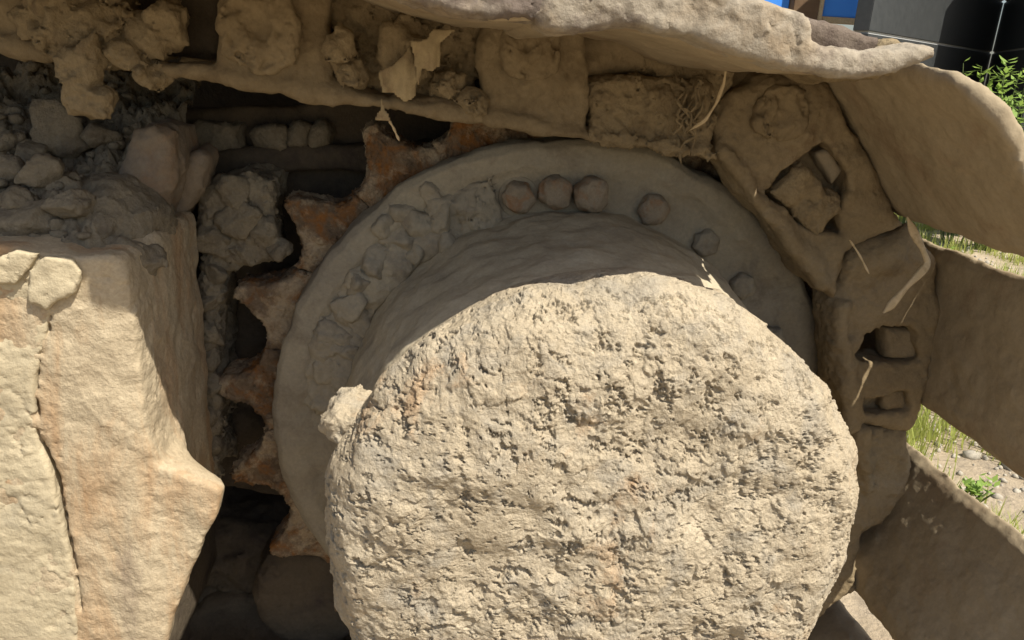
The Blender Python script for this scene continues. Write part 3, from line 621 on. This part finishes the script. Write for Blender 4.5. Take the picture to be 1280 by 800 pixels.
tag(strip('dry_fibre', [(486,150),(492,160),(499,176)], [-.075,-.072,-.068], .0010, M['straw'], n=24), 'short white thread dangling under the torn rag', 'fibre')
r = random.Random(9)
for k in range(9):
    x0, y0 = r.uniform(850, 888), r.uniform(100, 160); pts = [(x0, y0)]
    for _ in range(4): pts.append((pts[-1][0]+r.uniform(-14, 14), pts[-1][1]+r.uniform(6, 18)))
    o = strip('root_fibre', pts, [-.066-.01*r.random() for _ in pts], .0012, M['clay'], n=26)
    tag(o, 'thin muddy root fibre in the tangle on the pitted track link', 'fibre', 'root fibres tangled on the pitted track link')
def rag(name, poly_px, y, fold, seed, tilt=0):
    poly = outline(poly_px, y); h = .0016
    xs = np.arange(poly[:,0].min(), poly[:,0].max()+h, h); zs = np.arange(poly[:,1].min(), poly[:,1].max()+h, h)
    X, Z = np.meshgrid(xs, zs, indexing='ij'); ins = poly_sdf(poly, X, Z) < 0
    P = np.stack([X.ravel()*1., 0*X.ravel(), Z.ravel()*.35], 1)
    Yv = (y+fold*fbm(P/.012, 3, seed)+fold*.6*noise(P/.03, seed+1)+tilt*(Z.ravel()-poly[:,1].mean()))
    V = np.stack([X.ravel(), Yv, Z.ravel()], 1); i = np.arange(X.size).reshape(X.shape)
    Q = np.stack([i[:-1,:-1].ravel(), i[1:,:-1].ravel(), i[1:,1:].ravel(), i[:-1,1:].ravel()], 1)
    ok = ins.ravel()[Q].all(1); Q = Q[ok]; u, inv = np.unique(Q, return_inverse=True); V = V[u]; Q = inv.reshape(-1, 4)
    return V, Q
rt = empty('torn_rag', W(515, 60, -.08), 'torn muddy cloth scrap snagged in the chain above the sprocket', 'rag')
for nm, pl, yy, sd in [('cloth_flap', [(512,52),(520,72),(524,100),(520,124),(505,130),(490,118),(478,118),(472,100),(470,88),(490,80),(504,66)], -.078, 1), ('cloth_flap', [(510,50),(530,48),(541,33),(553,36),(575,36),(562,46),(551,58),(552,84),(540,92),(528,88),(526,120),(519,100),(516,72)], -.084, 2), ('cloth_flap', [(474,116),(480,122),(482,136),(490,146),(490,154),(466,152),(470,140),(476,134)], -.078, 3)]:
    V, Q = rag(nm, pl, yy, .006, sd); o = link(nm, mesh_from(nm, V, Q), M['rag'], rt)
    sm = o.modifiers.new('thickness', 'SOLIDIFY'); sm.thickness = .0012; sb = o.modifiers.new('soft', 'SMOOTH'); sb.iterations = 3

# ------------------------------------------------------------------ background: granite block, blue sheets, post, gravel, plants
def simple(name, c1, rough, spec=.5, c2=None, sc=8.):
    m = bpy.data.materials.new(name); m.use_nodes = True; t = m.node_tree; b = t.nodes['Principled BSDF']
    b.inputs['Roughness'].default_value = rough; b.inputs['Specular IOR Level'].default_value = spec
    n = t.nodes.new('ShaderNodeTexNoise'); n.inputs['Scale'].default_value = sc; n.inputs['Detail'].default_value = 8
    x = t.nodes.new('ShaderNodeMix'); x.data_type = 'RGBA'; x.inputs[6].default_value = (*c1, 1); x.inputs[7].default_value = (*(c2 or c1), 1)
    tc = t.nodes.new('ShaderNodeTexCoord'); t.links.new(tc.outputs['Object'], n.inputs['Vector'])
    t.links.new(n.outputs['Fac'], x.inputs[0]); t.links.new(x.outputs[2], b.inputs['Base Color']); return m
M['granite'] = simple('black_granite', (.03,.033,.033), .38, .6, (.065,.068,.066), 30)
M['joint'] = simple('pale_joint', (.42,.42,.40), .8, .2)
M['blue'] = simple('blue_sheet', (.05,.25,.80), .5, .4, (.07,.30,.85), 5)
M['wood'] = simple('brown_post', (.10,.06,.035), .8, .2, (.20,.13,.07), 20)
def box_mesh(name, dx, dy, dz, bev=.004, seg=2):
    bm = bmesh.new(); bmesh.ops.create_cube(bm, size=1); bmesh.ops.scale(bm, vec=(dx, dy, dz), verts=bm.verts)
    bmesh.ops.bevel(bm, geom=bm.edges[:], offset=bev, segments=seg, affect='EDGES'); me = bpy.data.meshes.new(name); bm.to_mesh(me); bm.free(); return me
def y_for(px, py, z):
    d = np.array([(px-640)/FPX, (py-400)/FPX, 1]) @ AX; t = (z-CAM[2])/d[2]; return CAM+t*d
yc = 6.0; C0 = W(1240, 66, yc); zj = C0[2]
A1 = y_for(1085, 40, zj); B1 = y_for(1300, 58, zj); print('wall ends', A1, C0, B1)
wall = empty('granite_wall', (C0[0], C0[1], GZ), 'black polished granite wall with pale joints behind the track at top right', 'wall')
def slab_run(Pa, Pb, thick, z0, z1, nsplit, back):
    Pa, Pb = np.array(Pa[:2]), np.array(Pb[:2]); L = np.linalg.norm(Pb-Pa); u = (Pb-Pa)/L; a = math.atan2(u[1], u[0]); nrm = np.array([-u[1], u[0]])*back
    seg = L/nsplit
    for k in range(nsplit):
        c = Pa+u*seg*(k+.5)+nrm*thick/2
        o = link('slab', box_mesh('slab', seg-.012, thick, z1-z0-.016), M['granite'], wall, loc=(c[0], c[1], (z0+z1)/2)); o.rotation_euler.z = a
    c = Pa+u*L/2+nrm*(thick*.5+.006)
    if True:
        o = link('mortar', box_mesh('mortar', L-.05, thick-.002, z1-z0+.001), M['joint'], wall, loc=(c[0], c[1], (z0+z1)/2)); o.rotation_euler.z = a
ch = .42
for k in range(-3, 3):
    z0 = zj+k*ch; z1 = z0+ch
    if z0 < GZ: z0 = GZ-.03
    if z1 < GZ: continue
    dirA = (A1-C0)/np.linalg.norm(A1-C0)
    slab_run(A1, C0, .10, z0, z1, 1, 1 if True else -1)
    slab_run(C0, B1, .10, z0, z1, 1, 1)
hd = empty('blue_hoarding', (*W(1010, 10, 5.2)[:2], GZ), 'blue sheet hoarding on a brown post behind the top shoe', 'hoarding')
def hb(name, pxa, pxb, pya, pyb, y, dy, mat):
    a = W(pxa, 8, y); b = W(pxb, 8, y); a[2] = W((pxa+pxb)/2, pya, y)[2]; b[2] = W((pxa+pxb)/2, pyb, y)[2]; c = (a+b)/2
    return link(name, box_mesh(name, abs(b[0]-a[0]), dy, abs(a[2]-b[2])), mat, hd, loc=(c[0], y+dy/2, c[2]))
hb('blue_panel', 880, 986, -90, 8, 5.22, .03, M['blue']); hb('blue_panel', 1030, 1083, -90, 22, 5.22, .03, M['blue'])
hb('post', 992, 1024, -90, 330, 5.15, .12, M['wood']); hb('trim', 1024, 1030, -90, 330, 5.16, .05, M['straw']); hb('bottom_rail', 1030, 1083, 22, 30, 5.2, .06, M['straw'])

# stones and grass on the soil seen through the gaps between the shoes
def scatter(n, seed):
    r = np.random.default_rng(seed); x = np.r_[r.uniform(.7, 2.0, n//2), r.uniform(1.8, 4.2, n-n//2)]; y = np.r_[r.uniform(.2, 2.2, n//2), r.uniform(1.6, 4.6, n-n//2)]
    return x, y, gz(x, y)
ico = bmesh.new(); bmesh.ops.create_icosphere(ico, subdivisions=1, radius=1); IV = np.array([v.co[:] for v in ico.verts]); ico.verts.index_update(); IF = np.array([[v.index for v in f.verts] for f in ico.faces]); ico.free()
n = 5200; x, y, z = scatter(n, 4); r = np.random.default_rng(5)
sz = r.lognormal(-4.7, .5, n); sz = np.clip(sz*.7, .0025, .02); sc3 = r.uniform(.6, 1.2, (n, 1, 3))*sz[:, None, None]
Vs = IV[None]*(1+.25*r.normal(size=(n, len(IV), 1)).clip(-1, 1))*sc3+np.stack([x, y, z+sz*.2], 1)[:, None]
Qs = IF[None]+(np.arange(n)*len(IV))[:, None, None]
gv = link('gravel', mesh_from('gravel', Vs.reshape(-1, 3), Qs.reshape(-1, 3), False), M['gravel']); tag(gv, 'pale gravel scattered over the soil beyond the track', 'gravel', kind='stuff')
def leafmat(name, c1, c2):
    m = simple(name, c1, .6, .3, c2, 6); t = m.node_tree; b = t.nodes['Principled BSDF']
    tr = t.nodes.new('ShaderNodeBsdfTranslucent'); tr.inputs[0].default_value = (*[min(1, v*1.3) for v in c2], 1); ms = t.nodes.new('ShaderNodeMixShader'); ms.inputs[0].default_value = .35
    o = t.nodes['Material Output']; t.links.new(b.outputs[0], ms.inputs[1]); t.links.new(tr.outputs[0], ms.inputs[2]); t.links.new(ms.outputs[0], o.inputs[0]); return m
M['grass'] = leafmat('grass_blades', (.20,.25,.045), (.44,.46,.13)); M['leaf'] = leafmat('weed_leaf', (.13,.21,.04), (.30,.42,.09)); M['stem'] = simple('weed_stem', (.12,.16,.05), .7, .2)
def blades(base, n, hmin, hmax, seed, wd=.004, lean=.5):
    r = np.random.default_rng(seed); V = []; Q = []
    for i in range(n):
        b = base[r.integers(len(base))]+np.array([r.normal()*.03, r.normal()*.03, -.005]); h = r.uniform(hmin, hmax); a = r.uniform(0, 6.28); d = np.array([math.cos(a), math.sin(a), 0]); s = np.array([-d[1], d[0], 0])*wd*r.uniform(.6, 1.4); l = r.uniform(.1, lean)
        k = len(V)
        for t in (0, .4, .75, 1.):
            p = b+np.array([0, 0, h*t*(1-.25*l*t)])+d*h*l*t*t; q = s*(1-t*.92); V += [p-q, p+q]
        for j in range(3): Q.append((k+2*j, k+2*j+1, k+2*j+3, k+2*j+2))
    return np.array(V), np.array(Q)
x, y, z = scatter(900, 8); base = np.stack([x, y, z], 1); keep = noise(base/.35, 5) > -.12; base = base[keep]
V, Q = blades(base, 22000, .02, .11, 3, .0024)
gr = link('grass', mesh_from('grass', V, Q), M['grass']); tag(gr, 'patchy yellow green grass on the soil beyond the track', 'grass', kind='stuff')
def weed(c, h, spread, n, seed, label, group=None, leaf=.05, nst=7):
    root = empty('weed', c, label, 'weed', group); r = np.random.default_rng(seed); V = []; Q = []; SV = []; SQ = []
    for s in range(nst):
        a = r.uniform(0, 6.28); l = r.uniform(0, spread); top = np.array([math.cos(a)*l, math.sin(a)*l, h*r.uniform(.65, 1)]); b0 = np.array([math.cos(a), math.sin(a), 0])*l*.25; k0 = len(SV)
        for t in np.linspace(0, 1, 6):
            p = b0+(top-b0)*t; p[2] = top[2]*t-.02; w_ = .004*(1-.7*t)+.001
            SV += [p+np.array([math.cos(q), math.sin(q), 0])*w_ for q in (0, 2.1, 4.2)]
        for j in range(5):
            for q in range(3): SQ.append((k0+3*j+q, k0+3*j+(q+1) % 3, k0+3*j+3+(q+1) % 3, k0+3*j+3+q))
        for i in range(n):
            t = r.uniform(.15, 1); p = b0+(top-b0)*t; p[2] = top[2]*t; a2 = r.uniform(0, 6.28); d = np.array([math.cos(a2), math.sin(a2), r.uniform(-.2, .9)]); d /= np.linalg.norm(d); L_ = leaf*r.uniform(.5, 1.2)*(1.2-.5*t); sd = np.cross(d, [0, 0, 1.]); sd /= np.linalg.norm(sd)+1e-9; upv = np.cross(sd, d); k = len(V)
            V += [p, p+d*L_*.5+sd*L_*.22-upv*L_*.04, p+d*L_, p+d*L_*.5-sd*L_*.22-upv*L_*.04]; Q.append((k, k+1, k+2, k+3))
    C = np.array(c); link('stem', mesh_from('stem', np.array(SV)+C, np.array(SQ)), M['stem'], root); link('foliage', mesh_from('foliage', np.array(V)+C, np.array(Q), False), M['leaf'], root); return root
def weed_at(px, top_py, y, **k):
    P = W(px, top_py, y); c = (P[0], P[1], GZ-.03 if y > 4.6 else float(gz(np.array([P[0]]), np.array([P[1]]))[0])); return weed(c, P[2]-c[2], **k)
weed_at(1174, 76, 3.6, spread=.10, n=34, seed=1, label='thin upright green weed in front of the black granite wall', leaf=.07, nst=6)
weed_at(1262, 74, 3.6, spread=.40, n=60, seed=2, label='bushy bright green weed at the right edge by the granite wall', leaf=.10, nst=18)
weed_at(1236, 104, 3.4, spread=.22, n=46, seed=3, label='low weed right of the thin upright weed, before the granite corner', leaf=.08, nst=10)
weed_at(1290, 92, 3.2, spread=.28, n=50, seed=4, label='weed cut by the right picture edge above the upper right shoe', leaf=.09, nst=12)
P = y_for(1166, 318, -.42); weed((P[0], P[1], GZ-.01), .14, .10, 14, 5, 'small green weed seen in the slit above the right shoe', leaf=.06, nst=7)
P = y_for(1212, 604, -.47); weed((P[0], P[1], GZ-.01), .06, .06, 10, 6, 'tiny weed among gravel seen in the lower slit between shoes', leaf=.03, nst=6)
